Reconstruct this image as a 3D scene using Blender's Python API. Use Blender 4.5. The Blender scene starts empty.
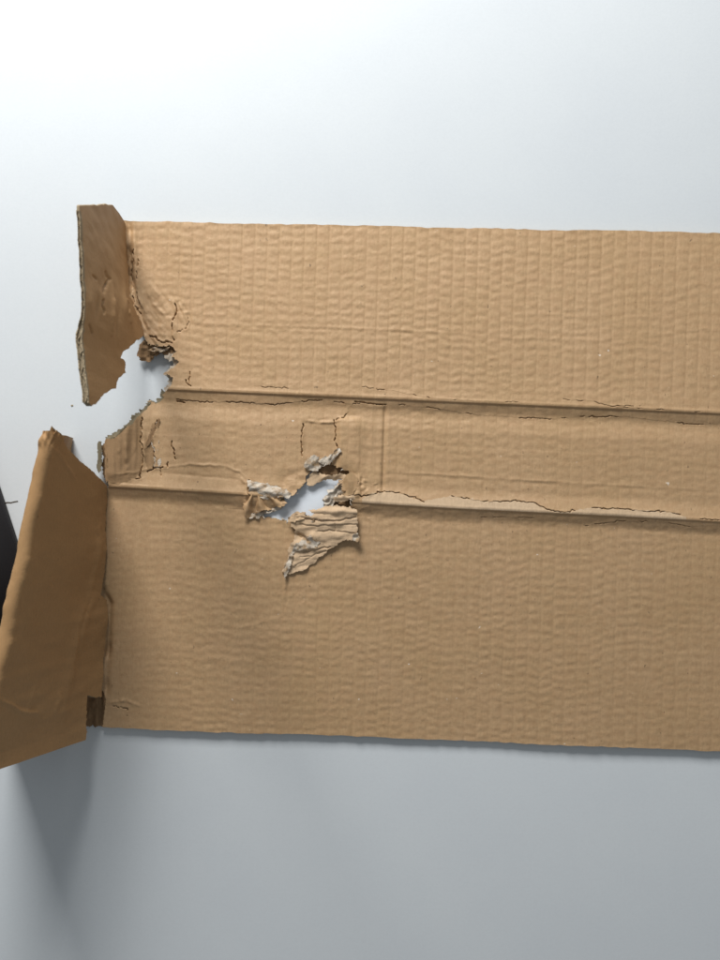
import bpy, math
import numpy as np

# ------------------------------------------------------------------ camera, light, exposure
S = 0.00064            # metres of cardboard per photograph pixel
D = 0.75               # camera height above the carton's zero level
sc = bpy.context.scene
cam_d = bpy.data.cameras.new('camera'); cam = bpy.data.objects.new('camera', cam_d)
sc.collection.objects.link(cam); sc.camera = cam
cam.location = (0, 0, D)
cam_d.sensor_fit = 'VERTICAL'; cam_d.sensor_height = 36.0
cam_d.lens = 36.0 * D / (960 * S); cam_d.clip_start = 0.01; cam_d.clip_end = 50
cam_d.dof.use_dof = True; cam_d.dof.focus_distance = D - 0.008; cam_d.dof.aperture_fstop = 14.0

world = bpy.data.worlds.new('World'); sc.world = world; world.use_nodes = True
bg = world.node_tree.nodes['Background']
bg.inputs[0].default_value = (0.93, 0.97, 1.0, 1); bg.inputs[1].default_value = 0.25

def area(name, loc, target, sx, sy, power, col):
    l = bpy.data.lights.new(name, 'AREA'); l.shape = 'RECTANGLE'; l.size = sx; l.size_y = sy
    l.energy = power; l.color = col
    o = bpy.data.objects.new(name, l); sc.collection.objects.link(o); o.location = loc
    d = np.array(target) - np.array(loc)
    from mathutils import Vector
    o.rotation_euler = Vector(d).to_track_quat('-Z', 'Y').to_euler()
    return o
area('window_light', (-0.29, 0.96, 0.58), (-0.02, 0.06, 0.0), 0.46, 0.40, 20.0, (1.0, 0.985, 0.965))
sc.view_settings.view_transform = 'Standard'; sc.view_settings.look = 'None'
sc.view_settings.gamma = 1; sc.view_settings.exposure = 0.0; sc.view_settings.use_curve_mapping = False

rng = np.random.default_rng(7)
MM = 0.001
FLOOR_Z = -0.0034
DZ = 1.2

# ------------------------------------------------------------------ numeric helpers
def hash2(ix, iy, seed):
    n = (ix.astype(np.int64) * 374761393 + iy.astype(np.int64) * 668265263 + seed * 974634777) & 0x7fffffff
    n = ((n ^ (n >> 13)) * 1274126177) & 0x7fffffff
    n = n ^ (n >> 16)
    return (n & 0xffff) / 65535.0
def noise(x, y, seed=0):
    x = np.asarray(x, float); y = np.asarray(y, float)
    ix = np.floor(x); iy = np.floor(y); fx = x - ix; fy = y - iy
    fx = fx * fx * (3 - 2 * fx); fy = fy * fy * (3 - 2 * fy)
    a = hash2(ix, iy, seed); b = hash2(ix + 1, iy, seed); c = hash2(ix, iy + 1, seed); d = hash2(ix + 1, iy + 1, seed)
    return ((a * (1 - fx) + b * fx) * (1 - fy) + (c * (1 - fx) + d * fx) * fy) * 2 - 1
def facet(x, y, seed=0):
    """crumpled-paper noise: flat facets meeting in sharp creases"""
    x = np.asarray(x, float); y = np.asarray(y, float)
    ix = np.floor(x); iy = np.floor(y); fx = x - ix; fy = y - iy
    a = hash2(ix, iy, seed); b = hash2(ix + 1, iy, seed); c = hash2(ix, iy + 1, seed); d = hash2(ix + 1, iy + 1, seed)
    lo = a + (b - a) * fx + (c - a) * fy; hi = d + (c - d) * (1 - fx) + (b - d) * (1 - fy)
    return np.where(fx + fy < 1, lo, hi) * 2 - 1
def fbm(x, y, seed=0, o=3):
    r = 0; a = 1.0
    for k in range(o):
        r = r + a * noise(x * 2 ** k, y * 2 ** k, seed + 17 * k); a *= 0.5
    return r / 1.75
def sstep(a, b, x):
    t = np.clip((x - a) / (b - a), 0, 1); return t * t * (3 - 2 * t)
def rag(poly, amp=1.0, step=2.0, seed=0, closed=True):
    p = np.array(poly, float); r = np.random.default_rng(seed); out = []
    n = len(p) if closed else len(p) - 1
    for i in range(n):
        a = p[i]; b = p[(i + 1) % len(p)]; L = np.hypot(*(b - a)); k = max(1, int(L / step))
        for j in range(k):
            q = a + (b - a) * j / k
            if not (i == 0 and j == 0 and not closed): q = q + r.normal(0, amp * 0.5, 2)
            out.append(q)
    if not closed: out.append(p[-1])
    return np.array(out)
def inside(px, py, poly):
    p = np.asarray(poly, float); res = np.zeros(px.shape, bool)
    sel = (px >= p[:, 0].min()) & (px <= p[:, 0].max()) & (py >= p[:, 1].min()) & (py <= p[:, 1].max())
    X = px[sel]; Y = py[sel]; c = np.zeros(X.shape, bool)
    j = len(p) - 1
    for i in range(len(p)):
        x1, y1 = p[i]; x2, y2 = p[j]
        if y1 != y2:
            c ^= ((y1 > Y) != (y2 > Y)) & (X < (x2 - x1) * (Y - y1) / (y2 - y1) + x1)
        j = i
    res[sel] = c
    return res
def pdist(px, py, line, pad):
    """distance to a polyline near it, signed side and position 0..1 along it"""
    p = np.asarray(line, float)
    sel = (px > p[:, 0].min() - pad) & (px < p[:, 0].max() + pad) & (py > p[:, 1].min() - pad) & (py < p[:, 1].max() + pad)
    X = px[sel]; Y = py[sel]
    best = np.full(X.shape, 1e9); side = np.zeros(X.shape); tt = np.zeros(X.shape)
    seg = np.hypot(*(p[1:] - p[:-1]).T); cum = np.concatenate([[0], np.cumsum(seg)]); tot = cum[-1]
    for i in range(len(p) - 1):
        dx, dy = p[i + 1] - p[i]; L2 = dx * dx + dy * dy + 1e-9
        t = np.clip(((X - p[i, 0]) * dx + (Y - p[i, 1]) * dy) / L2, 0, 1)
        d = np.hypot(X - p[i, 0] - t * dx, Y - p[i, 1] - t * dy)
        m = d < best
        best[m] = d[m]; side[m] = np.sign((X - p[i, 0]) * dy - (Y - p[i, 1]) * dx)[m]
        tt[m] = ((cum[i] + t * seg[i]) / tot)[m]
    return sel, best, side, tt

# ------------------------------------------------------------------ materials
def material(name, col, col2, rough=0.8, specks=0.0, blotch=0.35, bump=0.25, fibre=(900, 260), spec=0.3, light_specks=0.0, extra=None, mottle=0.0):
    m = bpy.data.materials.new(name); m.use_nodes = True; nt = m.node_tree; N = nt.nodes; L = nt.links
    b = N['Principled BSDF']; b.inputs['Roughness'].default_value = rough; b.inputs['Specular IOR Level'].default_value = spec
    tc = N.new('ShaderNodeTexCoord')
    def nz(scale, detail=3, sx=1, sy=1, rough_=0.55):
        mp = N.new('ShaderNodeMapping'); mp.inputs['Scale'].default_value = (sx, sy, 1)
        L.new(tc.outputs['Object'], mp.inputs['Vector'])
        t = N.new('ShaderNodeTexNoise'); t.inputs['Scale'].default_value = scale; t.inputs['Detail'].default_value = detail
        t.inputs['Roughness'].default_value = rough_
        L.new(mp.outputs[0], t.inputs['Vector']); return t.outputs['Fac']
    def mix(f, a, bb, mode='MIX'):
        x = N.new('ShaderNodeMix'); x.data_type = 'RGBA'; x.blend_type = mode
        for s_, v in ((x.inputs[0], f), (x.inputs[6], a), (x.inputs[7], bb)):
            if hasattr(v, 'is_output'): L.new(v, s_)
            else: s_.default_value = v if not isinstance(v, tuple) else (*v, 1)
        return x.outputs[2]
    def ramp(v, lo, hi):
        r = N.new('ShaderNodeMapRange'); r.inputs[1].default_value = lo; r.inputs[2].default_value = hi
        L.new(v, r.inputs[0]); return r.outputs[0]
    def mul(v, k):
        x = N.new('ShaderNodeMath'); x.operation = 'MULTIPLY'; L.new(v, x.inputs[0]); x.inputs[1].default_value = k; return x.outputs[0]
    c = mix(ramp(nz(16, 4), 0.3, 0.7), col, col2)
    fine = nz(fibre[0], 3, 1.0, fibre[1] / fibre[0])
    c = mix(mul(ramp(fine, 0.35, 0.75), blotch), c, tuple(x * 0.72 for x in col))
    c = mix(mul(ramp(nz(2600, 2), 0.4, 0.8), blotch * 0.8), c, tuple(min(1, x * 1.25) for x in col))
    if mottle:
        c = mix(mul(ramp(nz(230, 3, 1, 1.3), 0.42, 0.66), mottle), c, (col[0] * 0.86, col[1] * 0.80, col[2] * 0.78))
        c = mix(mul(ramp(nz(60, 4, 1, 1.0), 0.45, 0.7), mottle * 0.6), c, (col[0] * 1.06, col[1] * 1.03, col[2] * 1.12))
    if extra:
        c = mix(ramp(nz(extra[1], 4, 1, 1, 0.65), 0.46, 0.60), c, extra[0])
    if specks:
        c = mix(mul(ramp(nz(420, 2, 1, 0.55), 0.745 - specks * 0.03, 0.80 - specks * 0.03), 0.75), c, tuple(x * 0.32 for x in col))
    if light_specks:
        c = mix(mul(ramp(nz(310, 1, 0.7, 1), 0.79 - light_specks * 0.03, 0.83 - light_specks * 0.03), 0.8), c, (0.72, 0.64, 0.54))
    L.new(c, b.inputs['Base Color'])
    bp = N.new('ShaderNodeBump'); bp.inputs['Strength'].default_value = bump; bp.inputs['Distance'].default_value = 0.0004
    hsum = N.new('ShaderNodeMath'); hsum.operation = 'ADD'
    L.new(fine, hsum.inputs[0]); L.new(nz(1900, 3), hsum.inputs[1]); L.new(hsum.outputs[0], bp.inputs['Height'])
    L.new(bp.outputs[0], b.inputs['Normal'])
    return m
KRAFT = (0.43, 0.28, 0.142)
M_board = material('kraft_board', KRAFT, (0.465, 0.308, 0.172), rough=0.6, spec=0.45, blotch=0.55, bump=0.35, mottle=0.5, specks=0.8, light_specks=-0.15)
M_flap = material('kraft_flap_shaded', (0.375, 0.217, 0.096), (0.40, 0.24, 0.11), rough=0.72, specks=0.6, blotch=0.3, bump=0.2)  # darker than the board: the flaps' shade is put into the colour
M_torn = material('torn_pulp', (0.57, 0.515, 0.44), (0.46, 0.385, 0.29), rough=0.95, specks=1.6, blotch=0.6, bump=0.8, fibre=(700, 500), spec=0.1, extra=((0.34, 0.235, 0.14), 170))
M_pale = material('pale_liner', (0.53, 0.375, 0.23), (0.56, 0.42, 0.285), rough=0.85, specks=0.8, blotch=0.45, bump=0.5, spec=0.2)
M_dark = material('fluting_and_shade', (0.20, 0.12, 0.062), (0.28, 0.18, 0.10), rough=0.9, specks=1.6, blotch=0.6, bump=0.6, spec=0.1)  # fluting brown, also painted into slots and gaps as shade
M_edge = material('cut_edge_paper', (0.34, 0.28, 0.19), (0.28, 0.21, 0.13), rough=0.95, specks=1.2, blotch=0.6, bump=0.6, spec=0.1)
M_ply = material('grey_ply', (0.20, 0.175, 0.12), (0.16, 0.13, 0.085), rough=0.95, specks=1.2, blotch=0.6, bump=0.6, spec=0.1)
M_worn = material('scuffed_kraft', (0.32, 0.205, 0.108), (0.26, 0.165, 0.088), rough=0.8, specks=1.4, blotch=0.6, bump=0.5, fibre=(900, 120), spec=0.2)
M_peel_lit = material('peeled_lit_liner', (0.50, 0.36, 0.225), (0.54, 0.405, 0.27), rough=0.75, specks=0.8, blotch=0.5, bump=0.4, spec=0.3)  # pale for worn paper and for light on the slope, painted in
M_floor = material('white_floor', (0.585, 0.625, 0.655), (0.605, 0.645, 0.67), rough=0.5, blotch=0.10, bump=0.06, fibre=(700, 700), spec=0.3)
M_added_sheet = material('added_white_sheet', (0.66, 0.71, 0.77), (0.68, 0.73, 0.78), rough=0.6, blotch=0.03, bump=0.03, fibre=(150, 150), spec=0.3)
M_black = material('black_plastic', (0.006, 0.006, 0.008), (0.008, 0.008, 0.010), rough=0.8, blotch=0.2, bump=0.1, spec=0.3)
M_fibre = material('dark_fibre', (0.09, 0.075, 0.06), (0.12, 0.10, 0.08), rough=0.8, blotch=0.2, bump=0.1)

# ------------------------------------------------------------------ object helpers
def link(o, parent=None):
    sc.collection.objects.link(o)
    if parent is not None: o.parent = parent
    return o
def tag(o, label=None, category=None, kind=None):
    if label: o['label'] = label
    if category: o['category'] = category
    if kind: o['kind'] = kind
    return o
def mesh_np(name, verts, quads, mat, parent=None, smooth=True, mats=None, mat_idx=None):
    me = bpy.data.meshes.new(name)
    me.vertices.add(len(verts)); me.vertices.foreach_set('co', np.ascontiguousarray(verts, dtype=np.float32).ravel())
    nq = len(quads); me.loops.add(nq * 4); me.polygons.add(nq)
    me.loops.foreach_set('vertex_index', np.ascontiguousarray(quads, dtype=np.int32).ravel())
    me.polygons.foreach_set('loop_start', np.arange(nq, dtype=np.int32) * 4)
    for m in (mats or [mat]): me.materials.append(m)
    if mat_idx is not None: me.polygons.foreach_set('material_index', np.ascontiguousarray(mat_idx, dtype=np.int32))
    me.polygons.foreach_set('use_smooth', np.full(nq, smooth))
    me.update(calc_edges=True); me.validate()
    return link(bpy.data.objects.new(name, me), parent)
def to_world(px, py, zmacro):
    f = S * (D - zmacro) / D
    return (px - 360) * f, (480 - py) * f
def sheet(name, top, under, facemask, mats, parent, coarse=1, third=None):
    """a sheet with a face mask: top grid (n,m,3), under grid (n,m,3) joined by rim faces"""
    n, m, _ = top.shape
    fm = facemask
    i, j = np.nonzero(fm); idx = np.arange(n * m).reshape(n, m)
    q = np.stack([idx[i, j], idx[i + 1, j], idx[i + 1, j + 1], idx[i, j + 1]], 1)
    T = n * m
    q2 = q[:, ::-1] + T
    if coarse > 1:
        k = coarse; a, b = (n - 1) // k, (m - 1) // k
        blk = fm[:a * k, :b * k].reshape(a, k, b, k).all(axis=(1, 3)); bi, bj = np.nonzero(blk)
        q2 = np.stack([idx[bi * k, bj * k], idx[bi * k, bj * k + k], idx[bi * k + k, bj * k + k], idx[bi * k + k, bj * k]], 1) + T
    pad = np.zeros((n + 1, m + 1), bool); pad[1:-1, 1:-1] = fm
    rims = []
    def rim(sel, a, b):
        ii, jj = np.nonzero(sel); A = idx[ii + a[0], jj + a[1]]; B = idx[ii + b[0], jj + b[1]]
        rims.append(np.stack([B, A, A + T, B + T], 1))
    c = pad[1:-1, 1:-1]
    rim(c & ~pad[:-2, 1:-1], (0, 1), (0, 0)); rim(c & ~pad[2:, 1:-1], (1, 0), (1, 1))
    rim(c & ~pad[1:-1, :-2], (0, 0), (1, 0)); rim(c & ~pad[1:-1, 2:], (1, 1), (0, 1))
    R = np.concatenate(rims)
    # consistent outward normals do not matter for these two-sided papers
    V = np.concatenate([top.reshape(-1, 3), under.reshape(-1, 3)])
    # rim gets its own vertices so the edge stays crisp
    ru, inv = np.unique(R.ravel(), return_inverse=True)
    Rq = inv.reshape(-1, 4) + 2 * T
    V = np.concatenate([V, V[ru]])
    Q = np.concatenate([q, q2, Rq])
    mi = np.concatenate([np.zeros(len(q) + len(q2), int), np.ones(len(Rq), int)])
    if third is not None: mi[:len(q)] = third[i, j]
    used = np.unique(Q.ravel()); remap = np.full(len(V), -1); remap[used] = np.arange(len(used))
    return mesh_np(name, V[used], remap[Q], None, parent, True, mats, mi)

# ------------------------------------------------------------------ setting
def floor():
    n = 60; g = np.linspace(-1.6, 1.6, n)
    X, Y = np.meshgrid(g, g, indexing='ij'); Z = np.full_like(X, FLOOR_Z)
    V = np.stack([X, Y, Z], 2).reshape(-1, 3); idx = np.arange(n * n).reshape(n, n)
    Q = np.stack([idx[:-1, :-1], idx[1:, :-1], idx[1:, 1:], idx[:-1, 1:]], 2).reshape(-1, 4)
    o = mesh_np('floor', V, Q, M_floor); tag(o, kind='structure')
floor()

def added_sheet():  # sheet added close under the hole so the white there reads bright
    gx = np.linspace(205, 425, 60); gy = np.linspace(420, 585, 46)
    py, px = np.meshgrid(gy, gx, indexing='ij')
    u = np.clip(np.minimum(np.minimum(px - 205, 425 - px), np.minimum(py - 420, 585 - py)) / 26.0, 0, 1)
    z = FLOOR_Z + 0.0004 + np.minimum(u ** 0.5 * 0.0054 + 0.0003 * noise(px / 14, py / 14, 501), 0.0056)
    wx, wy = to_world(px, py, 0.002)
    top = np.stack([wx, wy, z], 2); und = top.copy(); und[..., 2] = FLOOR_Z + 0.0001
    o = sheet('added_sheet', top, und, np.ones((45, 59), bool), [M_added_sheet, M_added_sheet], None)
    tag(o, 'smooth bluish white sheet added under the ragged hole to brighten it', 'foam sheet')
added_sheet()

# ------------------------------------------------------------------ the carton
carton = link(bpy.data.objects.new('cardboard_carton', None)); carton.location = (0, 0, 0)
carton.empty_display_size = 0.05
tag(carton, 'torn brown corrugated cardboard carton opened out on a white floor, with a ragged hole', 'cardboard box')

def line_top(x): return 221 + 0.020 * (x - 130) + 0.9 * noise(x / 55, x * 0, 61) + 0.5 * noise(x / 7, x * 0, 62)
def line_U(x): return 390 + 0.0436 * (x - 170)
def line_L(x): return 487 + 0.0574 * (x - 110) + 2.0 * np.exp(-((x - 430) / 160.0) ** 2)
def line_bot(x): return 727 + 0.040 * (x - 100) + 1.0 * noise(x / 60, x * 0, 63) + 0.5 * noise(x / 7, x * 0, 64)

RES = 0.8
def spaced(a, b, dens):
    out = [a]
    while out[-1] < b: out.append(out[-1] + dens(out[-1]))
    out = np.array(out); return a + (out - a) * (b - a) / (out[-1] - a)
xs = spaced(84, 752, lambda x: 0.5 if 126 < x < 192 or 298 < x < 388 else (0.6 if x < 430 else 0.85))
near = lambda d, w, f: f if abs(d) < w else RES
tu = spaced(0, 170, lambda v: near(v - 170, 20, 0.42)) / 170
ts = spaced(0, 105, lambda v: 0.42 if v < 20 or v > 84 else 0.7) / 105
tl = spaced(0, 238, lambda v: near(v, 16, 0.42)) / 238
nu, ns, nl = len(tu) - 1, len(ts) - 1, len(tl) - 1
X1 = xs[None, :]
def rows(a, b, t): t = t[:, None]; return a(X1) * (1 - t) + b(X1) * t
R_u = rows(line_top, line_U, tu); R_s = rows(line_U, line_L, ts); R_l = rows(line_L, line_bot, tl)
PY = np.concatenate([R_u, R_s[1:], R_l[1:]]); PX = np.broadcast_to(X1, PY.shape).copy()
iU = nu; iL = nu + ns

SEAM = [(384.5, 400), (383.5, 440), (381.5, 496)]
def ripple(px, py, amp=1.0):
    c = px + 0.030 * (py - 480) + 0.5 * noise(px / 40, py / 60, 3)
    pitch = 12.4
    ci = np.floor(c / pitch); fr = (c / pitch - ci - 0.5) * pitch
    yy = py - 0.045 * px
    ph = hash2(ci, ci * 0, 5) * 0.55
    wav = np.cos(2 * np.pi * (yy / 8.8 + ph + 0.40 * noise(px / 80, py / 50, 11) + 0.16 * noise(px / 11, py / 10, 12) + 0.035 * fr * (hash2(ci, ci * 0, 6) - 0.42)))
    a = 0.072 * (0.75 + 0.5 * np.clip(noise(px / 13, py / 9, 13) + 0.4, 0, 2)) * (0.8 + 0.2 * noise(px / 90, py / 70, 14))
    edge = np.abs(np.abs(fr) - pitch / 2)
    h = wav * a * (0.35 + 0.65 * sstep(0.5, 3.5, edge))
    h -= np.where(py < line_U(px), 0.15, 0.115) * np.exp(-(edge / 1.15) ** 2) * (0.7 + 0.35 * noise(px / 20, py / 16, 15))
    h += 0.022 * np.cos(2 * np.pi * fr / pitch)
    h += 0.04 * noise(px / 3.0, py / 2.2, 16) + 0.05 * noise(px / 9, py / 5, 18)
    return h * amp * 1.38

def macro(px, py):
    """slow shape of the opened carton in mm: a ridge along the narrow strip"""
    tU = py - line_U(px); tL = py - line_L(px)
    z = np.where(tU < 0, 6.4 + 0.030 * tU * 1.0, np.where(tL < 0, 6.4, 6.4 - 0.038 * tL + 0.00005 * tL * tL))
    z = np.maximum(z, 0.3)
    z = z + 0.55 * noise(px / 150, py / 110, 21) + 0.16 * noise(px / 45, py / 40, 22)
    return z
def height(px, py):
    tU = py - line_U(px); tL = py - line_L(px)
    wob = 1.2 * noise(px / 30, px * 0, 31) + 0.6 * noise(px / 9, px * 0, 32)
    h = macro(px, py)
    def soft(t, xp, fp, w):
        return sum(np.interp(t + k * w + wob * 0.8, xp, fp) for k in (-1, -0.5, 0, 0.5, 1)) / 5
    pu = soft(tU, [-60, -22, -10, -2, 1, 11, 16, 28], [0, 0.05, 0.35, 0.6, 0.45, -2.1, -2.1, -1.0], 2.2) - 0.9 * sstep(-0.7, 1.1, tU) * np.exp(-np.maximum(tU, 0) / 16) + 0.25 * np.exp(-((tU + 2.5) / 1.6) ** 2)
    pl = soft(tL, [-34, -24, -17, -4, -1, 1, 11, 18, 60, 140], [-1.0, -1.0, -1.0, 0.95, 1.1, 0.8, -2.0, -1.9, -0.9, 0], 2.4) - 0.8 * sstep(-0.7, 1.1, tL) * np.exp(-np.maximum(tL, 0) / 16) + 0.2 * np.exp(-((tL + 2.5) / 1.6) ** 2)
    mid = sstep(40, 60, tU)
    h = h + np.where(tU < 45, pu, np.where(tL > -45, pl, -1.0)) * 1.0
    # ripple, weaker by the folds and where the board is crushed
    amp = 1.0 - 0.45 * np.exp(-(tU / 10) ** 2) - 0.65 * np.exp(-((tL + 7) / 9) ** 2)
    amp = amp * (1 - 0.55 * np.exp(-(((px - 120) / 45) ** 2)) * (py > 480))
    amp = amp * (1 - 0.75 * np.exp(-(((px - 125) / 45) ** 2 + ((py - 450) / 60) ** 2)))
    amp = amp * (1 - 0.6 * np.exp(-(((px - 150) / 25) ** 2 + ((py - 320) / 40) ** 2)))
    amp = amp * np.where(tU < 0, 1.15, np.where(tL < 0, 0.85, 0.95)) * (1 - 0.25 * sstep(500, 720, px))
    h = h + ripple(px, py, amp)
    # seam across the strip: the left ply lies over the right one
    instrip = sstep(1, 13, tU) * sstep(-6, -20, tL)
    sx = 384.5 - 0.03 * (py - 400)
    h = h + instrip * (0.45 * sstep(2.5, -1.5, px - sx) - 0.75 * np.exp(-((px - sx - 0.6) / 1.7) ** 2) + 0.22 * np.exp(-((px - sx - 5) / 2) ** 2)
                       - 0.25 * np.exp(-((px - sx + 7) / 3) ** 2) + 0.2 * np.exp(-((px - sx + 12) / 3) ** 2))
    def crack(line, w=0.75, depth=1.9, amp=0.8, seed=0, lip=0.0, gap=0.25, lipw=3.0):
        nonlocal h
        L = rag(line, amp, 2.2, seed, closed=False)
        sel, d, sd, t = pdist(px, py, L, 8)
        k = (noise(t * (np.hypot(*(L[-1] - L[0])) / 7.0 + 1), t * 0, seed + 50) > -0.8 + 2 * gap)
        ww = w * 0.46 * np.clip(0.9 + 0.5 * noise(t * 23, t * 0, seed + 51), 0.72, 1.4)
        h[sel] -= 1.1 * depth * np.clip(1.5 - d / ww, 0, 1) * k
        if lip:
            h[sel] += lip * np.exp(-d / lipw) * (sd > 0) * np.sin(np.pi * np.clip(t, 0, 1)) ** 0.5
    def ridge(line, w, amp, jit=0.6, seed=0):
        nonlocal h
        L = rag(line, jit, 5, seed, closed=False)
        sel, d, sd, t = pdist(px, py, L, w * 3.2)
        h[sel] += amp * np.exp(-(d / w) ** 2) * np.sin(np.pi * np.clip(t, 0.02, 0.98)) ** 0.4 * (0.75 + 0.5 * noise(t * 9, t * 0, seed + 9))
    def step_(line, amp, w=1.2, reach=14, seed=0, jit=0.5):
        nonlocal h
        L = rag(line, jit, 3, seed, closed=False)
        sel, d, sd, t = pdist(px, py, L, reach * 2)
        h[sel] += amp * np.exp(-(d / reach) ** 2) * (sd > 0) * sstep(0, w, d) * np.sin(np.pi * np.clip(t, 0.01, 0.99)) ** 0.5
    # --- long faint creases
    ridge([(188, 323), (260, 325), (330, 327), (440, 332), (512, 338), (600, 340), (718, 329)], 1.6, 0.20, 0.8, 1)
    ridge([(188, 326), (260, 328), (330, 330), (440, 335), (512, 341)], 1.6, -0.16, 0.8, 1)
    ridge([(388, 472), (450, 475), (560, 482), (722, 491)], 1.3, 0.22, 0.5, 2)
    ridge([(388, 475), (450, 478), (560, 485), (722, 494)], 1.6, -0.14, 0.5, 2)
    ridge([(110, 476), (150, 469), (190, 464), (225, 466), (240, 472), (250, 482)], 1.5, 0.55, 0.8, 3)
    ridge([(165, 473), (205, 476), (240, 480)], 1.6, -0.25, 0.6, 4)
    ridge([(478, 318), (496, 340)], 1.5, 0.14, 1, 5); ridge([(690, 331), (708, 328)], 1.2, 0.2, 1, 6)
    # --- split liner along the upper fold
    crack([(176, 399), (200, 402), (225, 401.5), (250, 403), (275, 404.5), (300, 401), (322, 400)], 0.7, 1.8, 0.9, 10, 0.2, 0.2)
    crack([(330, 401), (350, 404), (372, 404), (383, 405)], 0.7, 1.5, 0.8, 11, 0.1, 0.45)
    crack([(395, 404), (440, 409), (480, 415), (520, 417), (550, 419), (585, 416)], 0.6, 1.4, 0.9, 12, 0.12, 0.45)
    crack([(590, 417), (625, 416), (650, 419), (690, 424), (722, 424)], 0.65, 1.6, 0.9, 13, 0.12, 0.4)
    crack([(362, 387), (400, 392), (430, 398), (470, 401), (520, 402)], 0.5, 0.9, 0.8, 14, 0.15, 0.5)
    crack([(560, 399), (590, 401), (608, 406), (640, 406)], 0.55, 1.1, 0.8, 15, 0.18, 0.35)
    crack([(600, 406), (650, 409), (700, 412)], 0.5, 1.0, 0.6, 16, 0.1, 0.5)
    crack([(250, 386), (285, 388), (300, 389)], 0.5, 0.9, 0.8, 17, 0.1, 0.4)
    crack([(177, 401), (184, 402.5)], 1.5, 2.6, 0.6, 18, 0, 0)
    crack([(355, 401.5), (375, 404), (386, 404.5)], 1.2, 1.5, 0.5, 19, 0, 0.1)
    # --- split liner along the lower fold
    crack([(384, 491), (400, 493), (412, 497), (424, 502)], 0.75, 1.6, 1.0, 20, 0.35, 0.15)
    crack([(452, 496), (470, 499), (490, 501.5), (515, 501), (535, 503), (546, 509), (560, 512), (575, 511)], 0.65, 1.5, 1.2, 21, 0.4, 0.12)
    crack([(592, 508), (620, 509), (650, 511), (672, 512), (686, 517)], 0.65, 1.5, 1.0, 22, 0.3, 0.25)
    crack([(478, 518), (500, 517), (535, 518)], 0.5, 1.0, 0.6, 23, 0.1, 0.4)
    crack([(586, 526), (620, 521), (660, 522), (690, 527), (722, 524)], 0.5, 1.1, 0.9, 24, 0.1, 0.4)
    crack([(700, 519), (722, 520)], 0.6, 1.4, 0.7, 25, 0.1, 0.2)
    # --- crumpled corner of the upper panel
    m = np.exp(-(((px - 142) / 26) ** 2 + ((py - 325) / 34) ** 2))
    dirn = (px * 0.75 + py * -0.66)
    h += m * 1.5 * (0.8 * facet(dirn / 6.5, (px + py) / 26, 41) + 0.4 * facet(dirn / 3.1, (px + py) / 15, 42))
    h += 1.6 * np.exp(-(((px - 128) / 10) ** 2)) * sstep(345, 300, py)
    for k, ln in enumerate([[(140, 300), (150, 318), (165, 330)], [(146, 292), (158, 308), (172, 318)], [(143, 322), (156, 334), (170, 338)], [(150, 283), (164, 300)], [(136, 328), (150, 340), (168, 343)], [(166, 292), (184, 322)], [(176, 300), (184, 312), (189, 325)]]):
        ridge(ln, 2.2, 0.75 - 0.05 * k, 1.0, 60 + k)
        ridge([(x + 4, y + 2) for x, y in ln], 1.8, -0.45, 1.0, 60 + k)
    crack([(175, 304), (177, 311)], 1.1, 2.2, 0.6, 70, 0.3, 0.0)
    crack([(177, 311), (172, 322), (172, 333), (174, 340)], 0.9, 2.2, 1.2, 71, 0.5, 0.1)
    crack([(188, 318), (189, 323), (185, 329), (176, 333)], 0.5, 1.2, 0.8, 72, 0.2, 0.3)
    crack([(186, 380), (188, 384), (191, 386)], 0.9, 1.8, 1.4, 73, 0.2, 0.3)
    crack([(190, 372), (189, 384)], 0.8, 1.6, 1.4, 74, 0.1, 0.35)
    ridge([(128, 215), (130, 270), (134, 300), (141, 316), (148, 330)], 3.2, -3.8, 0.8, 121); ridge([(134, 215), (136, 270), (140, 300), (148, 316), (154, 328)], 2.4, 0.9, 0.8, 122)
    crack([(134, 250), (131, 275), (133, 300), (142, 316), (149, 326)], 0.8, 2.0, 1.6, 75, 0.6, 0.05)
    crack([(139, 256), (137, 268), (136, 292), (141, 306), (151, 322)], 0.7, 1.6, 1.6, 76, 0.4, 0.45)
    crack([(150, 336), (160, 341), (172, 343)], 1.2, 2.4, 1.4, 77, 0.5, 0.1)
    # --- creased left end of the strip
    ml = np.exp(-(((px - 130) / 26) ** 2 + ((py - 450) / 40) ** 2)) * (tL < -4)
    h += ml * (1.3 * noise(px / 6, py / 34, 43) + 0.55 * noise(px / 3, py / 26, 44))
    h += 2.4 * sstep(152, 108, px) * sstep(0, 14, tU) * sstep(-2, -16, tL)
    crack([(142, 418), (141, 440), (143, 458), (140, 476), (136, 479)], 0.9, 2.3, 1.6, 80, 1.2, 0.05)
    crack([(157, 420), (152, 436), (147, 446)], 1.0, 2.3, 1.6, 81, 1.2, 0.05)
    crack([(153, 446), (155, 458), (153, 468)], 0.9, 2.2, 1.4, 82, 0.9, 0.05)
    crack([(147, 472), (155, 468), (167, 467), (168, 462)], 0.9, 2.2, 1.0, 83, 0.3, 0.1)
    crack([(172, 441), (174, 450), (175, 459)], 0.9, 2.2, 1.4, 84, 0.9, 0.05)
    crack([(160, 466), (161, 476)], 0.6, 1.3, 0.6, 85, 0.0, 0.2)
    ridge([(128, 430), (127, 455), (128, 480)], 2.5, 0.8, 1, 86); ridge([(120, 436), (119, 470)], 2.0, 0.5, 1, 87); ridge([(134, 424), (135, 478)], 1.6, -0.5, 1, 88)
    # --- dented square above the hole
    crack([(303, 424), (301, 436), (301, 446), (302, 456)], 0.85, 2.1, 1.2, 90, 0.35, 0.08)
    crack([(334, 420), (336, 430), (335, 440), (338, 450)], 0.9, 2.2, 1.4, 91, 0.5, 0.06)
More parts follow.
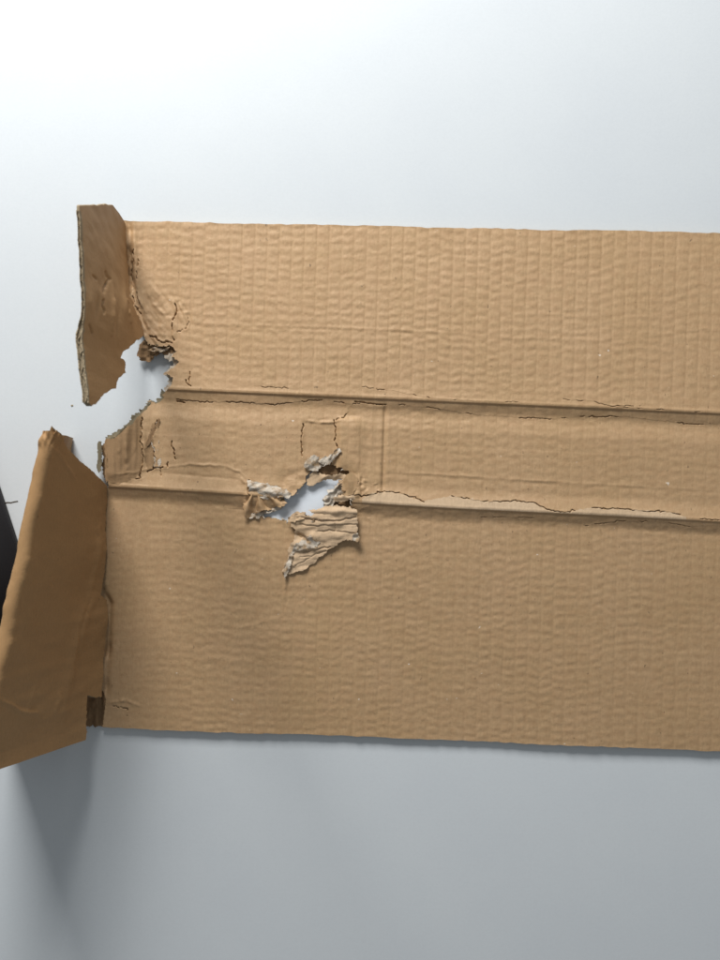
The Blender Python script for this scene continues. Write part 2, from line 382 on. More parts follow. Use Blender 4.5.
    crack([(336, 420), (344, 417), (349, 411)], 0.7, 1.7, 1.0, 92, 0.3, 0.15)
    ridge([(307, 421), (318, 423), (334, 422), (342, 419)], 1.4, 0.7, 0.6, 93); ridge([(307, 418), (318, 420), (330, 419)], 1.5, -0.3, 0.5, 93)
    mm = sstep(336, 341, px) * sstep(368, 352, px) * sstep(415, 422, py) * sstep(478, 460, py)
    h += 1.8 * mm + mm * 0.3 * facet(px / 9, py / 9, 45)
    ridge([(352, 418), (358, 430), (360, 450), (356, 470)], 2.4, 0.45, 1, 94); ridge([(368, 410), (369, 440), (370, 488)], 3.0, -0.35, 0.8, 95)
    mm = sstep(300, 306, px) * sstep(337, 332, px) * sstep(420, 424, py) * sstep(462, 448, py)
    h -= 0.6 * mm
    # --- crumple round the hole
    r = np.hypot((px - 312) / 62, (py - 497) / 27)
    mh = np.exp(-r ** 2.4) * (tL < 14)
    h += mh * (1.3 * facet((px + 0.4 * py) / 14, (py - 0.2 * px) / 10, 46) + 0.55 * facet((px - 0.5 * py) / 6, py / 5, 47))
    mh2 = np.exp(-(((px - 362) / 20) ** 2 + ((py - 484) / 13) ** 2))
    h += mh2 * (1.2 + 1.3 * facet((px - 0.35 * py) / 7.5, (py + 0.3 * px) / 24, 48)) * 0.85
    ridge([(352, 474), (358, 484), (357, 496)], 2, 1.0, 0.8, 96); ridge([(366, 476), (364, 488), (370, 495)], 2.6, 0.7, 0.2, 97); ridge([(374, 480), (378, 490), (384, 494)], 2.6, 0.5, 0.2, 98)
    ridge([(362, 476), (361, 488), (363, 496)], 1.5, -0.9, 0.8, 99); ridge([(346, 476), (350, 490)], 1.5, -0.8, 0.8, 100)
    crack([(340, 498), (352, 495), (364, 496), (374, 493), (383, 492)], 0.8, 2.0, 1.4, 101, 0.5, 0.1)
    ridge([(240, 476), (246, 484), (247, 494), (244, 512)], 1.8, 0.9, 0.8, 102)
    crack([(249, 480), (248, 490), (250, 496)], 0.8, 2.0, 0.8, 103, 0.2, 0.05)
    ridge([(103, 590), (109, 604), (108, 640), (105, 700)], 3.4, -3.6, 0.3, 120)
    # --- lower panel: crease running down from the torn tongue, dents
    ridge([(285, 572), (288, 584), (287, 600), (284, 612)], 1.2, -0.35, 1.0, 110); ridge([(283, 572), (285, 584), (284, 600)], 1.4, 0.3, 1.0, 111)
    ridge([(282, 616), (262, 622), (244, 627), (234, 632)], 1.6, 0.2, 1.0, 112); ridge([(205, 655), (225, 662), (240, 660)], 3, 0.2, 1.0, 113)
    ridge([(108, 703), (125, 700), (140, 706)], 1.6, 0.6, 1.0, 114); crack([(113, 706), (128, 709), (127, 716)], 0.6, 1.4, 0.8, 115, 0.1, 0.2)
    return h

MAC = macro(PX, PY); H = height(PX, PY)
WX, WY = to_world(PX, PY, MAC * MM)
TOP = np.stack([WX, WY, H * MM], 2)
TOP[..., 2] = np.maximum(TOP[..., 2], FLOOR_Z + 0.0012)
UND = TOP.copy(); UND[..., 2] = np.maximum(MAC * MM - 0.0034, FLOOR_Z + 0.0004)
UND[..., 2] = np.minimum(UND[..., 2], TOP[..., 2] - 0.0006)
fx = 0.25 * (PX[:-1, :-1] + PX[1:, :-1] + PX[:-1, 1:] + PX[1:, 1:]); fy = 0.25 * (PY[:-1, :-1] + PY[1:, :-1] + PY[:-1, 1:] + PY[1:, 1:])

UP_L = rag([(123.5, 205), (123.5, 290), (127, 302), (134, 318), (141, 333), (148, 344), (160, 347), (171, 346), (175, 352), (172, 357), (179, 362), (172, 369), (166, 373), (173, 378), (172, 384), (168, 389), (164, 392)], 1.3, 2.0, 200, closed=False)
ST_L = rag([(164, 391), (162, 399), (155, 404), (151, 402), (147, 409), (142, 412), (138, 417), (131, 424), (121, 433), (114, 438), (107, 440), (108, 458), (109, 489)], 1.1, 2.0, 201, closed=False)
LO_L = np.array([(108, 487), (97, 495), (96, 560), (95, 640), (94, 684), (103, 692), (106, 700), (104, 716), (101, 740), (101, 780)], float)
BIG = [(760, 780), (760, 190)]
outline = np.concatenate([UP_L, ST_L, LO_L, np.array([(760., 800.), (760., 190.)])])
HOLE = rag([(248, 513), (262, 511), (273, 508), (281, 505), (279, 497), (284, 494), (292, 496), (298, 490), (305, 484), (306, 476), (312, 470), (322, 463), (334, 465), (349, 472), (346, 478), (338, 481), (345, 489), (342, 497), (352, 500), (350, 508), (340, 514), (322, 520), (300, 521), (283, 520), (262, 517)], 1.2, 2.0, 202)
keep = inside(fx, fy, outline) & ~inside(fx, fy, HOLE)
worn = inside(fx, fy, rag([(104, 436), (122, 420), (142, 412), (141, 440), (143, 458), (140, 476), (124, 483), (104, 488)], 1.6, 2.0, 210)) | inside(fx, fy, rag([(152, 424), (158, 420), (153, 436), (154, 466), (148, 471), (144, 458), (146, 446)], 1.0, 2.0, 211))
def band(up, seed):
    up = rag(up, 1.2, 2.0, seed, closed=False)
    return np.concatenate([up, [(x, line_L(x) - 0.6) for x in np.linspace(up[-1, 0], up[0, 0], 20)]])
peel_lit = np.zeros(fx.shape, bool)  # worn liner up to the fold, lit slope included in its colour
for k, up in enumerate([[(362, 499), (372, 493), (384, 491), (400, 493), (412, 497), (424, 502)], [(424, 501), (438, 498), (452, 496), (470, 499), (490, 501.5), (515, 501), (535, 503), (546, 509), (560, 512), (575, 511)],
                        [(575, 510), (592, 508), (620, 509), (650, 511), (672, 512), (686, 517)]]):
    peel_lit |= inside(fx, fy, band(up, 220 + k))
peel_lit &= (fy < line_L(fx))
third = np.where(worn, 2, np.where(peel_lit, 3, 0))
for lo, hi in ((0, iU), (iU, iL), (iL, fx.shape[0])):
    a, b = lo, hi
    sheet('panel', TOP[a:b + 1], UND[a:b + 1], keep[a:b], [M_board, M_edge, M_worn, M_peel_lit], carton, coarse=8, third=third[a:b])

# ------------------------------------------------------------------ torn pieces of liner and fluting
def patch(name, poly, zf, mat, edge=None, thick=0.5, jag=0.9, seed=0, res=0.65, label=None, parent=None, zref=8.0, dz=DZ):
    zref = zref - dz
    P = rag(poly, jag, 1.8, seed)
    x0, y0 = P.min(0) - 1; x1, y1 = P.max(0) + 1
    gx = np.arange(x0, x1, res); gy = np.arange(y0, y1, res)
    py, px = np.meshgrid(gy, gx, indexing='ij')
    z = zf(px, py) - dz
    wx, wy = to_world(px, py, zref * MM)
    top = np.stack([wx, wy, z * MM], 2); und = top.copy(); und[..., 2] -= thick * MM
    cx = 0.25 * (px[:-1, :-1] + px[1:, :-1] + px[:-1, 1:] + px[1:, 1:]); cy = 0.25 * (py[:-1, :-1] + py[1:, :-1] + py[:-1, 1:] + py[1:, 1:])
    o = sheet(name, top, und, inside(cx, cy, P), [mat, edge or M_torn], parent or carton)
    if label: o['label'] = label
    return o
def bumps(*g):
    def f(px, py):
        r = 0 * px
        for x, y, w, hh, a in g: r = r + a * np.exp(-(((px - x) / w) ** 2 + ((py - y) / hh) ** 2))
        return r
    return f
G = lambda px, py, x, y, w, h_: np.exp(-(((px - x) / w) ** 2 + ((py - y) / h_) ** 2))

# pale rolled strip left of the hole
patch('torn_liner', [(247, 480), (255, 482), (264, 483), (275, 486), (284, 489), (293, 494), (290, 499), (281, 497), (270, 499), (258, 497), (249, 495)],
      lambda x, y: 7.9 + 1.5 * np.exp(-((y - (484 + 0.23 * (x - 250) + 2.5)) / 5.0) ** 2) + 0.8 * facet((x + y) / 7, (y - 0.2 * x) / 6, 301) + 0.35 * facet((x - y) / 3.5, y / 3, 302),
      M_torn, thick=0.6, jag=1.5, seed=300, label='pale rolled strip of torn paper at the edge of the hole')
# pleated crumple below it
def z_b(x, y):
    a = np.arctan2(y - 486, x - 256)
    return 7.2 + 2.0 * np.cos(a * 9.5 + 0.6 * noise(x / 8, y / 8, 304)) - 0.05 * (y - 500) + 0.5 * noise(x / 5, y / 5, 303)
patch('torn_liner', [(246, 493), (258, 495), (271, 498), (284, 499), (287, 503), (281, 508), (276, 506), (270, 510), (262, 511), (256, 515), (249, 518), (244, 516), (243, 503)],
      z_b, M_board, M_dark, thick=0.6, jag=1.2, seed=303, label='pleated crumple of brown liner beside the hole')
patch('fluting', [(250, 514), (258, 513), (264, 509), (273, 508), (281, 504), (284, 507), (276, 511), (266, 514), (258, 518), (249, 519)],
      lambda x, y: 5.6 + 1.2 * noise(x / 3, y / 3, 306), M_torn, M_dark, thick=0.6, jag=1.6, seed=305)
# shreds above the hole
patch('torn_liner', [(305, 460), (310, 457), (315, 455), (319, 457), (317, 462), (322, 464), (319, 469), (312, 472), (307, 470), (304, 465)],
      lambda x, y: 8.4 + 1.1 * G(x, y, 312, 463, 6, 6) + 1.2 * facet((x - 0.3 * y) / 4.5, y / 8, 308) + 0.4 * facet(x / 2.5, y / 3, 309), M_torn, M_dark, thick=0.7, jag=1.3, seed=307, label='pale frayed shred standing at the top of the hole')
patch('torn_liner', [(319, 461), (325, 457), (331, 455), (335, 449), (340, 447), (341, 452), (336, 457), (331, 463), (324, 465)],
      lambda x, y: 8.7 + 0.8 * np.exp(-((y - 457 + 0.55 * (x - 330)) / 3) ** 2) + 1.0 * facet((x + y) / 4, (x - y) / 8, 310) + 0.35 * facet(x / 2.5, y / 2.5, 311), M_torn, M_dark, thick=0.7, jag=1.2, seed=309)
patch('torn_liner', [(309, 474), (316, 471), (324, 475), (332, 475), (340, 473), (348, 476), (346, 480), (340, 479), (334, 479), (327, 480), (319, 482), (312, 486), (306, 485)],
      lambda x, y: 6.6 + 1.2 * G(x, y, 330, 476, 16, 4) + 1.2 * facet((x + 0.5 * y) / 7, y / 6, 312), M_pale, M_torn, thick=0.6, jag=1.3, seed=311)
patch('torn_liner', [(346, 474), (353, 473), (358, 478), (357, 488), (352, 495), (345, 497), (341, 490), (343, 482)],
      lambda x, y: 9.7 + 1.0 * facet((x - 0.4 * y) / 6, (y + 0.2 * x) / 12, 314), M_board, M_torn, thick=0.6, jag=1.1, seed=313)
patch('fluting', [(314, 463), (322, 460), (336, 463), (354, 471), (352, 479), (338, 478), (322, 474), (314, 470)],  # dark sheet laid in the slot, its shade put into the colour
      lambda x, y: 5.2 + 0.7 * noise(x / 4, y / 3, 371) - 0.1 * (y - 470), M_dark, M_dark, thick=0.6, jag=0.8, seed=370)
patch('fluting', [(334, 497), (346, 498), (358, 500), (360, 507), (346, 509), (332, 508)],  # dark sheet in the hollow, coloured to stand for the shade there
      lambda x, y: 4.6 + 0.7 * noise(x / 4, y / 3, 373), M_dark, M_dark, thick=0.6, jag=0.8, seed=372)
# grey ragged lump on the right side of the hole
patch('fluting', [(324, 497), (328, 492), (333, 490), (336, 485), (340, 482), (344, 487), (342, 491), (346, 494), (341, 499), (336, 503), (330, 507), (324, 508), (322, 503)],
      lambda x, y: 6.2 + 1.8 * facet(x / 4, y / 4, 316) + 0.8 * facet(x / 2, y / 2, 317), M_torn, M_dark, thick=0.7, jag=1.8, seed=315, label='grey frayed fluting on the right side of the hole')
patch('torn_liner', [(333, 497), (340, 495), (350, 496), (356, 494), (358, 497), (350, 500), (341, 502), (334, 501)],
      lambda x, y: 8.4 + 1.2 * G(x, y, 345, 497, 12, 3) + 0.6 * noise(x / 4, y / 3, 319), M_pale, M_torn, thick=0.6, jag=1.1, seed=318)
# tongue of liner folded down over the lower panel
def z_tongue(x, y):
    u = (y - 506) / 68.0
    base = 7.2 - 0.034 * (y - 505) + 2.4 * (1 - np.clip(u, 0, 1)) ** 1.1 * sstep(284, 318, x) + 0.7
    lay = 0.5 * facet(x / 24, (y - 0.10 * x) / 6.0, 321) + 0.3 * facet(x / 12, (y - 0.14 * x) / 3.2, 322) + 0.2 * facet(x / 5, y / 4, 324)
    dent = -2.6 * G(x, y, 301, 537, 6, 4) + 0.9 * G(x, y, 314, 538, 10, 4) + 0.6 * G(x, y, 335, 524, 22, 3) - 0.5 * G(x, y, 330, 531, 20, 2.2)
    z = base + lay + dent + 0.35 * noise(x / 6, y / 5, 323)
    for k, (ln, w, a) in enumerate([([(306, 519), (325, 521), (340, 520), (356, 517)], 0.8, -1.3), ([(300, 524), (318, 526), (338, 525), (357, 524)], 0.6, -0.8), ([(318, 531), (336, 531), (354, 533)], 0.6, -0.8),
                     ([(335, 523), (336, 530)], 0.7, -0.7), ([(303, 552), (315, 550), (330, 547)], 0.7, -1.2), ([(300, 557), (312, 556), (326, 551)], 0.6, -0.9), ([(298, 534), (304, 538), (307, 541)], 1.4, -2.2), ([(295, 566), (310, 558)], 0.6, -0.7)]):
        L = rag(ln, 0.9, 3, 900 + k, closed=False); sel, d, sd, t = pdist(x, y, L, 5)
        z[sel] += 0.75 * a * np.exp(-(d / w) ** 2) + 0.35 * np.exp(-d / 2.5) * (sd > 0)
    return z
tongue = patch('torn_liner', [(291, 514), (298, 511), (306, 516), (318, 513), (332, 515), (345, 514), (356, 515), (358, 522), (357, 531), (359, 537), (353, 540), (344, 541), (333, 547), (324, 554), (315, 562), (305, 570), (294, 573), (285, 577), (283, 571), (287, 560), (288, 549), (293, 541), (295, 530), (290, 522)],
      z_tongue, M_pale, M_torn, thick=0.8, jag=1.2, seed=320, label='pale wrinkled tongue of liner folded down below the hole')
patch('torn_liner', [(317, 509), (326, 506), (336, 505), (348, 507), (357, 510), (358, 515), (349, 517), (338, 517), (328, 518), (321, 515), (313, 513), (308, 510)],
      lambda x, y: 9.3 + 2.0 * np.exp(-((y - 511.5) / 4.0) ** 2) + 0.4 * noise(x / 6, y / 3, 325) - 0.06 * np.abs(x - 338), M_pale, M_torn, thick=0.6, jag=0.9, seed=324)
patch('torn_liner', [(293, 546), (300, 541), (306, 536), (311, 535), (313, 540), (320, 542), (318, 547), (310, 548), (303, 551), (296, 552), (290, 556)],
      lambda x, y: z_tongue(x, y) + 0.7 + 0.5 * noise(x / 3, y / 3, 327), M_torn, M_torn, thick=0.4, jag=1.4, seed=326)
patch('torn_liner', [(283, 572), (289, 558), (291, 552), (293, 556), (291, 565), (288, 572), (285, 579)],
      lambda x, y: 7.2 + 0.7 * noise(x / 3, y / 4, 329), M_torn, M_dark, thick=0.5, jag=0.9, seed=328)
patch('torn_liner', [(287, 517), (296, 514), (304, 512), (308, 516), (301, 520), (293, 522), (288, 521)],
      lambda x, y: 8.6 + 0.9 * noise(x / 3, y / 3, 331), M_pale, M_torn, thick=0.5, jag=1.4, seed=330)
patch('torn_liner', [(353, 534), (358, 533), (360, 538), (357, 542), (352, 541)],
      lambda x, y: 9.6 + 0.9 * noise(x / 3, y / 3, 333), M_torn, M_torn, thick=0.6, jag=0.8, seed=332)

patch('fluting', [(84, 692), (104, 690), (108, 698), (106, 712), (104, 727), (84, 727)],  # dark piece in the slot by the flap foot, painted as shade
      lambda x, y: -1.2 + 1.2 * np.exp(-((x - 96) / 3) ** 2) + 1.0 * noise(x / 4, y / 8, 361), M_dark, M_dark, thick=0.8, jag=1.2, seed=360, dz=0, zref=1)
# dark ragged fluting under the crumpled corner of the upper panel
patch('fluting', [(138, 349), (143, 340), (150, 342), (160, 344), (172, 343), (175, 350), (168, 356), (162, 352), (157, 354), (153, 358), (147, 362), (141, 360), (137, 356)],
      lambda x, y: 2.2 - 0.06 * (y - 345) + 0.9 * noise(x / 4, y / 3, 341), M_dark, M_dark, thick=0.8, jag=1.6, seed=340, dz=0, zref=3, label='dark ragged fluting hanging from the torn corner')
patch('fluting', [(147, 349), (156, 347), (165, 349), (170, 346), (168, 351), (160, 352), (153, 352)],
      lambda x, y: 3.6 + 0.9 * noise(x / 3, y / 2, 343), M_torn, M_dark, thick=0.5, jag=1.2, seed=342, dz=0, zref=4)
# pale feathered paper on the right side of the gap
for k, pl in enumerate([[(165, 374), (171, 371), (177, 373), (176, 378), (170, 378)], [(171, 357), (178, 354), (182, 360), (176, 364)], [(163, 357), (169, 353), (173, 357), (168, 360)]]):
    patch('torn_liner', pl, lambda x, y: 2.6 + 0.6 * noise(x / 3, y / 3, 345), M_torn, M_torn, thick=0.3, jag=1.2, seed=344 + k, dz=0, zref=4)
# splayed plies at the left end of the strip
patch('ply_end', [(97, 444), (99, 440.5), (102, 442), (102.5, 455), (101.5, 470), (99, 473), (96.5, 469), (97.5, 456)],
      lambda x, y: 5.0 + 0.7 * facet(x / 2.5, y / 11, 351) + 0.35 * (x - 100), M_ply, M_ply, thick=0.8, jag=0.9, seed=350, dz=0, zref=4, label='grey splayed ply at the end of the strip')
patch('ply_end', [(101, 446), (104, 443), (106, 447), (105.5, 462), (106, 479), (103, 477), (101, 470), (102, 458)],  # dark strip painted as the shade in the gap between plies
      lambda x, y: 1.6 + 0.9 * facet(x / 2.5, y / 9, 353), M_dark, M_dark, thick=0.6, jag=0.9, seed=352, dz=0, zref=4)
patch('ply_end', [(104.5, 443), (107, 438), (110, 439), (112, 450), (110, 466), (112, 482), (106, 481), (105, 468), (106, 455)],
      lambda x, y: 6.6 + 0.9 * facet(x / 3, y / 12, 357) + 0.12 * (x - 108), M_worn, M_dark, thick=0.6, jag=1.0, seed=358, dz=0, zref=5)
# frayed outer liner showing past the torn edges of the gap
patch('torn_liner', [(104, 437), (112, 434.5), (119, 430), (126, 424), (133, 417), (140, 410.5), (146, 405), (150, 399), (155, 400), (160, 396), (161, 390), (166, 392), (166, 402), (150, 410), (140, 420), (120, 440), (108, 444)],
      lambda x, y: macro(x, y) - 2.9 + 0.6 * facet(x / 4, y / 4, 381), M_ply, M_torn, thick=0.4, jag=2.2, seed=380, dz=0, zref=4)
patch('torn_liner', [(165, 393), (164, 387), (169, 384), (167, 379), (163, 374), (168, 369), (174, 366), (172, 361), (167, 358), (171, 352), (182, 352), (184, 392)],
      lambda x, y: macro(x, y) - 2.9 + 0.5 * facet(x / 4, y / 4, 383), M_torn, M_torn, thick=0.4, jag=2.2, seed=382, dz=0, zref=3)
# loose slivers of paper along the torn edges
def shred(px, py, ang, ln, wd, z, mat, s):
    rr = np.random.default_rng(s); k = 6; vv = []
    x = px; y = py; a = ang; lift = rr.uniform(0.2, 1.4)
    for i in range(k):
        t = i / (k - 1); w = wd * (1 - t) ** 0.7 + 0.12
        nx, ny = -math.sin(a), math.cos(a)
        for sg in (1, -1):
            wx, wy = to_world(x + nx * w * sg * 0.5, y + ny * w * sg * 0.5, z * MM)
            for dz in (0, -0.18): vv.append((wx, wy, (z + lift * math.sin(t * 2.6) + dz) * MM))
        x += math.cos(a) * ln / (k - 1); y += math.sin(a) * ln / (k - 1); a += rr.normal(0, 0.30)
    qq = []
    for i in range(k - 1):
        b = i * 4; c = b + 4
        qq += [(b, b + 2, c + 2, c), (b + 3, b + 1, c + 1, c + 3), (b + 1, b, c, c + 1), (b + 2, b + 3, c + 3, c + 2)]
    qq += [(0, 1, 3, 2), (4 * k - 4, 4 * k - 2, 4 * k - 1, 4 * k - 3)]
    mesh_np('paper_shred', np.array(vv), np.array(qq), mat, carton)
sr = np.random.default_rng(77)
for k in range(34):
    i = sr.integers(0, len(HOLE)); p = HOLE[i]; c = np.array([312, 497.0])
    a = math.atan2(c[1] - p[1], c[0] - p[0]) + sr.normal(0, 0.9)
    shred(p[0] - math.cos(a) * 1.5, p[1] - math.sin(a) * 1.5, a, sr.uniform(2.5, 7.0), sr.uniform(0.7, 2.0), sr.uniform(5.2, 7.8), [M_torn, M_pale, M_torn, M_dark][k % 4], 700 + k)
gap = np.concatenate([UP_L[-60:], ST_L[:70]])
for k in range(26):
    p = gap[sr.integers(0, len(gap))]; a = math.pi * 1.1 + sr.normal(0, 0.7)
    shred(p[0] + 1.5, p[1], a, sr.uniform(2.5, 6.0), sr.uniform(0.6, 1.7), sr.uniform(2.6, 4.6), [M_torn, M_ply, M_pale][k % 3], 760 + k)
# grey pulp showing in the split of the strip
patch('fluting', [(154, 430), (158, 421), (160, 432), (159, 446), (162, 462), (158, 469), (154, 466), (155, 452), (151, 440)],
      lambda x, y: macro(x, y) - 0.35 + 0.35 * noise(x / 2, y / 6, 355), M_torn, M_torn, thick=0.3, jag=0.9, seed=354, dz=0, zref=4)

patch('fluting', [(159, 418), (161, 421), (156, 434), (151, 443), (147, 448), (146, 444), (151, 434)],
      lambda x, y: macro(x, y) + 0.1 + 0.3 * noise(x / 2, y / 6, 357), M_dark, M_dark, thick=0.3, jag=0.7, seed=356, dz=0, zref=5)
# ------------------------------------------------------------------ standing flaps
def project(P):
    f = D / (D - P[..., 2]) / S
    return P[..., 0] * f + 360, 480 - P[..., 1] * f
def unx(px, z): return (px - 360) * S * (D - z) / D

def flap_upper():
    ZT = 0.160
    ys = np.arange(-0.01, 0.1640, 0.00048)
    vs = np.arange(0, 1.0001, 0.0055)
    # foot and top curves, by the row they reach
    py_f = 480 - ys / S
    foot = unx(np.interp(py_f, [180, 240, 270, 300, 320, 345, 420], [124, 128, 131, 137, 142, 148, 160]), 0.0)
    py_t = 480 - ys * D / (D - ZT) / S
    topx = unx(np.interp(py_t, [160, 240, 270, 300, 318, 332, 345, 370, 395, 420], [79, 80, 82.5, 84.5, 84.5, 82.5, 82.5, 84.5, 87.5, 89]), ZT)
    V, Y = np.meshgrid(vs, ys)
    X = foot[:, None] * (1 - V) + topx[:, None] * V
    Z = 0.001 + V * (ZT - 0.001)
    pxx, pyy = project(np.stack([X, Y, Z], 2))
    wob = 0.0008 * noise(Y * 40, V * 3, 401) + 0.00025 * noise(Y * 200, V * 12, 402) + 0.00005 * noise(Y * 900, V * 60, 403)
    wob += 0.0007 * np.exp(-((V - 0.35) / 0.12) ** 2) * noise(Y * 60, V * 3, 404)
    for (x, y, w, hh, a) in [(104, 280, 6, 14, -.0012), (98, 306, 2, 10, -.0015), (112, 305, 1.5, 18, .0010), (124, 300, 2, 14, .0012), (90, 300, 3, 12, .001), (118, 322, 1.6, 14, -.0012)]:
        wob += a * G(pxx, pyy, x, y, w, hh)
    for k, (ln, w, a) in enumerate([([(106, 272), (109, 279), (106, 287)], 1.0, -.0011), ([(107, 284), (104, 292)], 1.2, -.0011), ([(103, 300), (104, 313)], 0.9, -.0013), ([(93, 276), (96, 279)], 1.1, -.001), ([(90, 325), (93, 333)], 1.0, -.0011), ([(112, 300), (113, 335)], 1.3, .0007), ([(126, 300), (130, 322)], 1.2, .0008)]):
        L = rag(ln, 1.0, 3, 440 + k, closed=False); sl, d, sd, t = pdist(pxx, pyy, L, 5); wob[sl] += a * np.exp(-(d / w) ** 2)
    th = np.interp(py_t, [240, 318, 334, 410], [0.0014, 0.0016, 0.0030, 0.0028])
    inner = np.stack([X + wob, Y, Z], 2); outer = np.stack([X + wob * 0.8 - th[:, None], Y, Z], 2)
    P = rag([(79, 205), (83, 262), (86, 290), (86, 316), (82, 331), (82, 348), (85, 372), (88, 388), (86, 398), (89, 405), (95, 405), (101, 397), (107, 392), (117, 388), (119, 380), (126, 372), (127, 363), (122, 358), (124, 352), (132, 345), (139, 339), (146, 334), (142, 322), (136, 311), (131, 298), (129, 270), (130, 205)], 0.9, 2.0, 400)
    ext = P.copy(); ext[:, 0] = np.where(ext[:, 0] < 92, ext[:, 0] - 12 * (ext[:, 1] < 392), ext[:, 0])
    c = lambda a: 0.25 * (a[:-1, :-1] + a[1:, :-1] + a[:-1, 1:] + a[1:, 1:])
    fm = inside(c(pxx), c(pyy), ext)
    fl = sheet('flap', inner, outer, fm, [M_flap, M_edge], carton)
    fl['label'] = 'torn upright flap with a cut edge at the upper panel'
    # cut edge: two liners standing proud of the fluting along the top of the flap
    sel = np.nonzero(fm[:, -1])[0]; a, b = sel.min(), sel.max() - 3
    yy = ys[a:b]; tx = (topx[a:b] + wob[a:b, -1]); n = len(yy)
    def strip(x0, x1, z0, z1, mat, nm, s):
        jz = 0.0004 * noise(yy * 300, yy * 0, s) + 0.0002 * noise(yy * 1700, yy * 0, s + 1)
        prof = [(x0, ZT - 0.004), (x0, z1), (x1, z1), (x1, ZT - 0.004)]
        g = np.zeros((n, 4, 3))
        for k, (dx, z) in enumerate(prof):
            g[:, k, 0] = tx + dx * th[a:b] / 0.003; g[:, k, 1] = yy; g[:, k, 2] = z + (jz if k in (1, 2) else 0)
        idx = np.arange(n * 4).reshape(n, 4)
        Q = np.stack([idx[:-1, :-1], idx[:-1, 1:], idx[1:, 1:], idx[1:, :-1]], 2).reshape(-1, 4)
        return mesh_np(nm, g.reshape(-1, 3), Q, mat, fl, False)
    strip(0.0001, -0.0005, 0, ZT + 0.0006, M_edge, 'liner_edge', 410)
    strip(-0.0026, -0.0032, 0, ZT + 0.0005, M_edge, 'liner_edge', 412)
    zig = 0.0007 * np.sin(yy / 0.0080 * 2 * np.pi)
    tx0 = tx.copy(); tx = tx0 + zig
    strip(-0.0013, -0.0017, 0, ZT - 0.0002, M_edge, 'fluting', 414)
flap_upper()

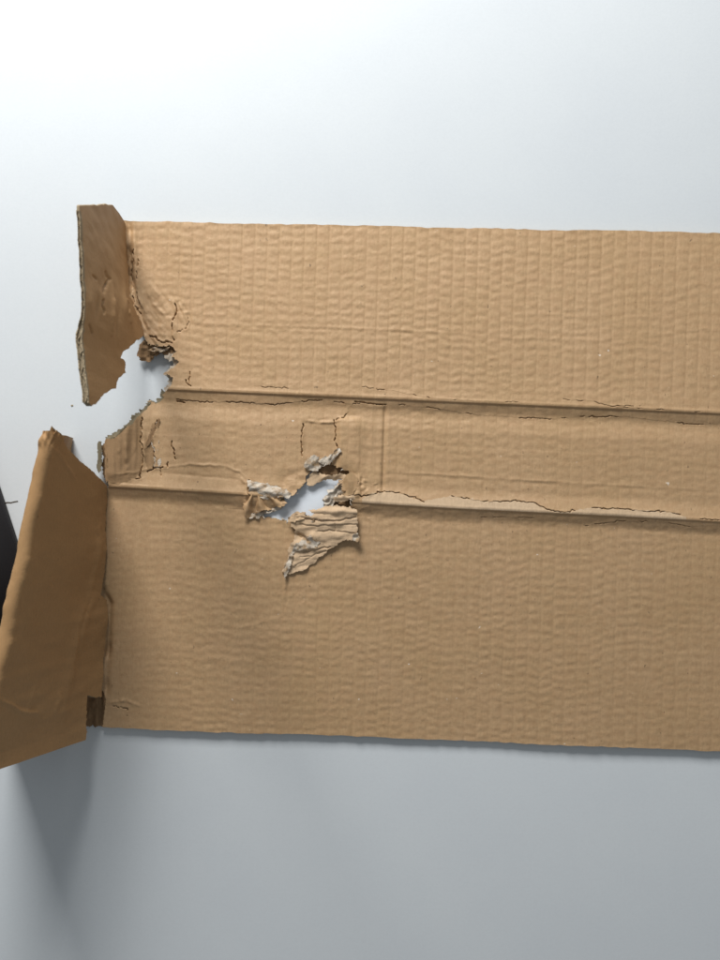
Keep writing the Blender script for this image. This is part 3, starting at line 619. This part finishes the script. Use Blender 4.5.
def flap_lower():
    ZT = 0.108; R = 0.0038
    ys = np.arange(-0.162, 0.034, 0.00050)
    n = len(ys)
    foot = unx(np.interp(480 - ys / S, [400, 487, 560, 600, 690, 760], [110, 109, 107, 106, 104, 102]), 0.004)
    py_t = 480 - ys * D / (D - ZT) / S
    topx = unx(np.interp(py_t, [420, 440, 490, 530, 575, 610, 650, 700, 760], [60, 55.5, 44, 34.5, 25, 17.5, 9, -2, -16]), ZT)
    # profile: up the inner face, round the fold, down the outer face
    vin = np.linspace(0, 1, 190); ang = np.linspace(0, np.pi, 26)[1:-1]; vout = np.linspace(1, 0, 60)
    X = []; Z = []
    for i in range(n):
        xi = foot[i] * (1 - vin) + topx[i] * vin; zi = 0.003 + vin * (ZT - R - 0.003)
        xf = topx[i] - R * 1.15 + R * 1.15 * np.cos(ang); zf = ZT - R + R * np.sin(ang)
        xo = (topx[i] - 2.3 * R) + (1 - vout) * -0.012; zo = FLOOR_Z + 0.0008 + vout * (ZT - R - FLOOR_Z - 0.0008)
        X.append(np.concatenate([xi, xf, xo])); Z.append(np.concatenate([zi, zf, zo]))
    X = np.array(X); Z = np.array(Z); Y = np.repeat(ys[:, None], X.shape[1], 1)
    m = X.shape[1]; V = np.repeat(np.arange(m)[None, :] / 190.0, n, 0)
    pxx, pyy = project(np.stack([X, Y, Z], 2))
    wob = 0.0011 * noise(Y * 45, V * 3, 421) + 0.00035 * noise(Y * 200, V * 8, 422) + 0.00007 * noise(Y * 1500, V * 90, 423)
    def rline(line, w, a, s):
        L = rag(line, 0.8, 5, s, closed=False); sel, d, sd, t = pdist(pxx, pyy, L, w * 3.2)
        wob[sel] += a * np.exp(-(d / w) ** 2) * np.sin(np.pi * np.clip(t, 0.02, 0.98)) ** 0.5
    rline([(54, 446), (66, 466), (76, 482)], 1.8, 0.0007, 1); rline([(99, 590), (84, 612), (74, 650), (66, 690), (60, 720)], 5, 0.0016, 2)
    rline([(92, 596), (80, 625), (76, 660)], 2.0, -0.0009, 3); rline([(60, 690), (54, 715)], 1.8, 0.0009, 4); rline([(36, 685), (26, 712)], 2, 0.0008, 5)
    rline([(100, 520), (97, 560), (90, 600)], 3, 0.0008, 6); rline([(0, 700), (22, 712), (40, 714)], 2.5, 0.0012, 7)
    # crushed, splayed tip
    tip = sstep(455, 432, pyy) * (V > 0.55)
    wob += tip * (0.0016 * noise((pxx + pyy * 0.5) / 3.2, pyy / 14, 431) - 0.0010)
    Zt = Z + tip * 0.0018 * noise(pxx / 2.6, pyy / 9, 432) + 0.0006 * noise(Y * 60, V * 0, 433) * (V > 0.9)
    inner = np.stack([X + wob, Y, Zt], 2)
    # the under side lies one board thickness inside the fold
    tx = np.gradient(X, axis=1); tz = np.gradient(Z, axis=1); L = np.hypot(tx, tz) + 1e-9
    th = 0.0036
    outer = inner + np.stack([-tz / L * th, 0 * X, tx / L * th], 2)
    P = rag([(37, 437), (43, 430), (47, 425), (50, 427.5), (53, 426.5), (57, 431), (60, 430), (63, 437), (66, 444), (70, 451), (79, 461), (90, 469), (99, 478), (107, 486), (108, 500), (106, 540), (104, 575), (102, 590), (101, 595), (105, 599), (111, 603), (108, 618), (105, 650), (102, 680), (100, 697), (93, 697), (87, 695), (86, 710), (85, 790), (-140, 790), (-140, 437)], 0.5, 2.0, 420)
    c = lambda a: 0.25 * (a[:-1, :-1] + a[1:, :-1] + a[:-1, 1:] + a[1:, 1:])
    innerface = (np.arange(m - 1)[None, :] < 200)
    fm = inside(c(pxx), c(pyy), P)
    # the outer half goes down behind the fold: cut it square where the tip ends
    fm = np.where(innerface, fm, (c(Y) < ys[np.nonzero(fm[:, 195])[0].max()] - 0.0) & (c(Y) > ys[0]))
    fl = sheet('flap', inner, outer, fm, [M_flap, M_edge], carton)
    fl['label'] = 'upright folded flap with a rounded top edge and notched foot'
flap_lower()

# ------------------------------------------------------------------ things on the floor
def black_slab():
    import bmesh
    bm = bmesh.new()
    bmesh.ops.create_cube(bm, size=1)
    bmesh.ops.scale(bm, vec=(0.055, 0.15, 0.014), verts=bm.verts)
    for v in bm.verts:
        if v.co.y > 0: v.co.x *= 0.9
    bmesh.ops.bevel(bm, geom=bm.edges[:], offset=0.0025, segments=3, affect='EDGES')
    me = bpy.data.meshes.new('black_case'); bm.to_mesh(me); bm.free(); me.materials.append(M_black)
    for p in me.polygons: p.use_smooth = True
    o = link(bpy.data.objects.new('black_case', me))
    a = math.radians(17)
    z = FLOOR_Z + 0.007
    # its right long side passes through photograph points (0,498) and (13,537)
    x, y = to_world(np.array(4.0), np.array(512.0), 0.009)
    d = np.array([math.sin(a), -math.cos(a)]); nrm = np.array([-math.cos(a), -math.sin(a)])
    cpos = np.array([float(x), float(y)]) + nrm * 0.026 + d * 0.02
    o.location = (cpos[0], cpos[1], z); o.rotation_euler = (0, 0, a)
    tag(o, 'black matt slab lying on the white floor beside the folded flap', 'case')
black_slab()

def thread():
    pts = [(5, 502.6), (8, 502.2), (11, 502.4), (14, 501.6), (18, 501.0)]
    vv = []; qq = []; r = 0.00022
    for i, (a, b) in enumerate(pts):
        x, y = to_world(a, b, FLOOR_Z)
        for k in range(6):
            t = k * math.pi / 3
            vv.append((x, y + r * math.cos(t), FLOOR_Z + r + 0.00002 + r * math.sin(t)))
    for i in range(len(pts) - 1):
        for k in range(6): qq.append((i * 6 + k, i * 6 + (k + 1) % 6, i * 6 + 6 + (k + 1) % 6, i * 6 + 6 + k))
    o = mesh_np('loose_fibre', np.array(vv), np.array(qq), M_fibre)
    tag(o, 'thin dark fibre lying on the white floor near the black slab', 'fibre')
thread()
def crumb(px, py, r, mat, label, s):
    import bmesh
    bm = bmesh.new(); bmesh.ops.create_icosphere(bm, subdivisions=2, radius=1)
    rr = np.random.default_rng(s); x, y = to_world(px, py, FLOOR_Z)
    for v in bm.verts:
        k = 1 + rr.normal(0, 0.18); v.co = (v.co.x * r * 1.4 * k, v.co.y * r * k, max(v.co.z, -0.6) * r * 0.6 * k)
    me = bpy.data.meshes.new('cardboard_crumb'); bm.to_mesh(me); bm.free(); me.materials.append(mat)
    o = link(bpy.data.objects.new('cardboard_crumb', me)); o.location = (x, y, FLOOR_Z + r * 0.42)
    tag(o, label, 'crumb')
crumb(72, 405.5, 0.0005, M_edge, 'tiny brown crumb on the white floor below the torn flap tip', 1)
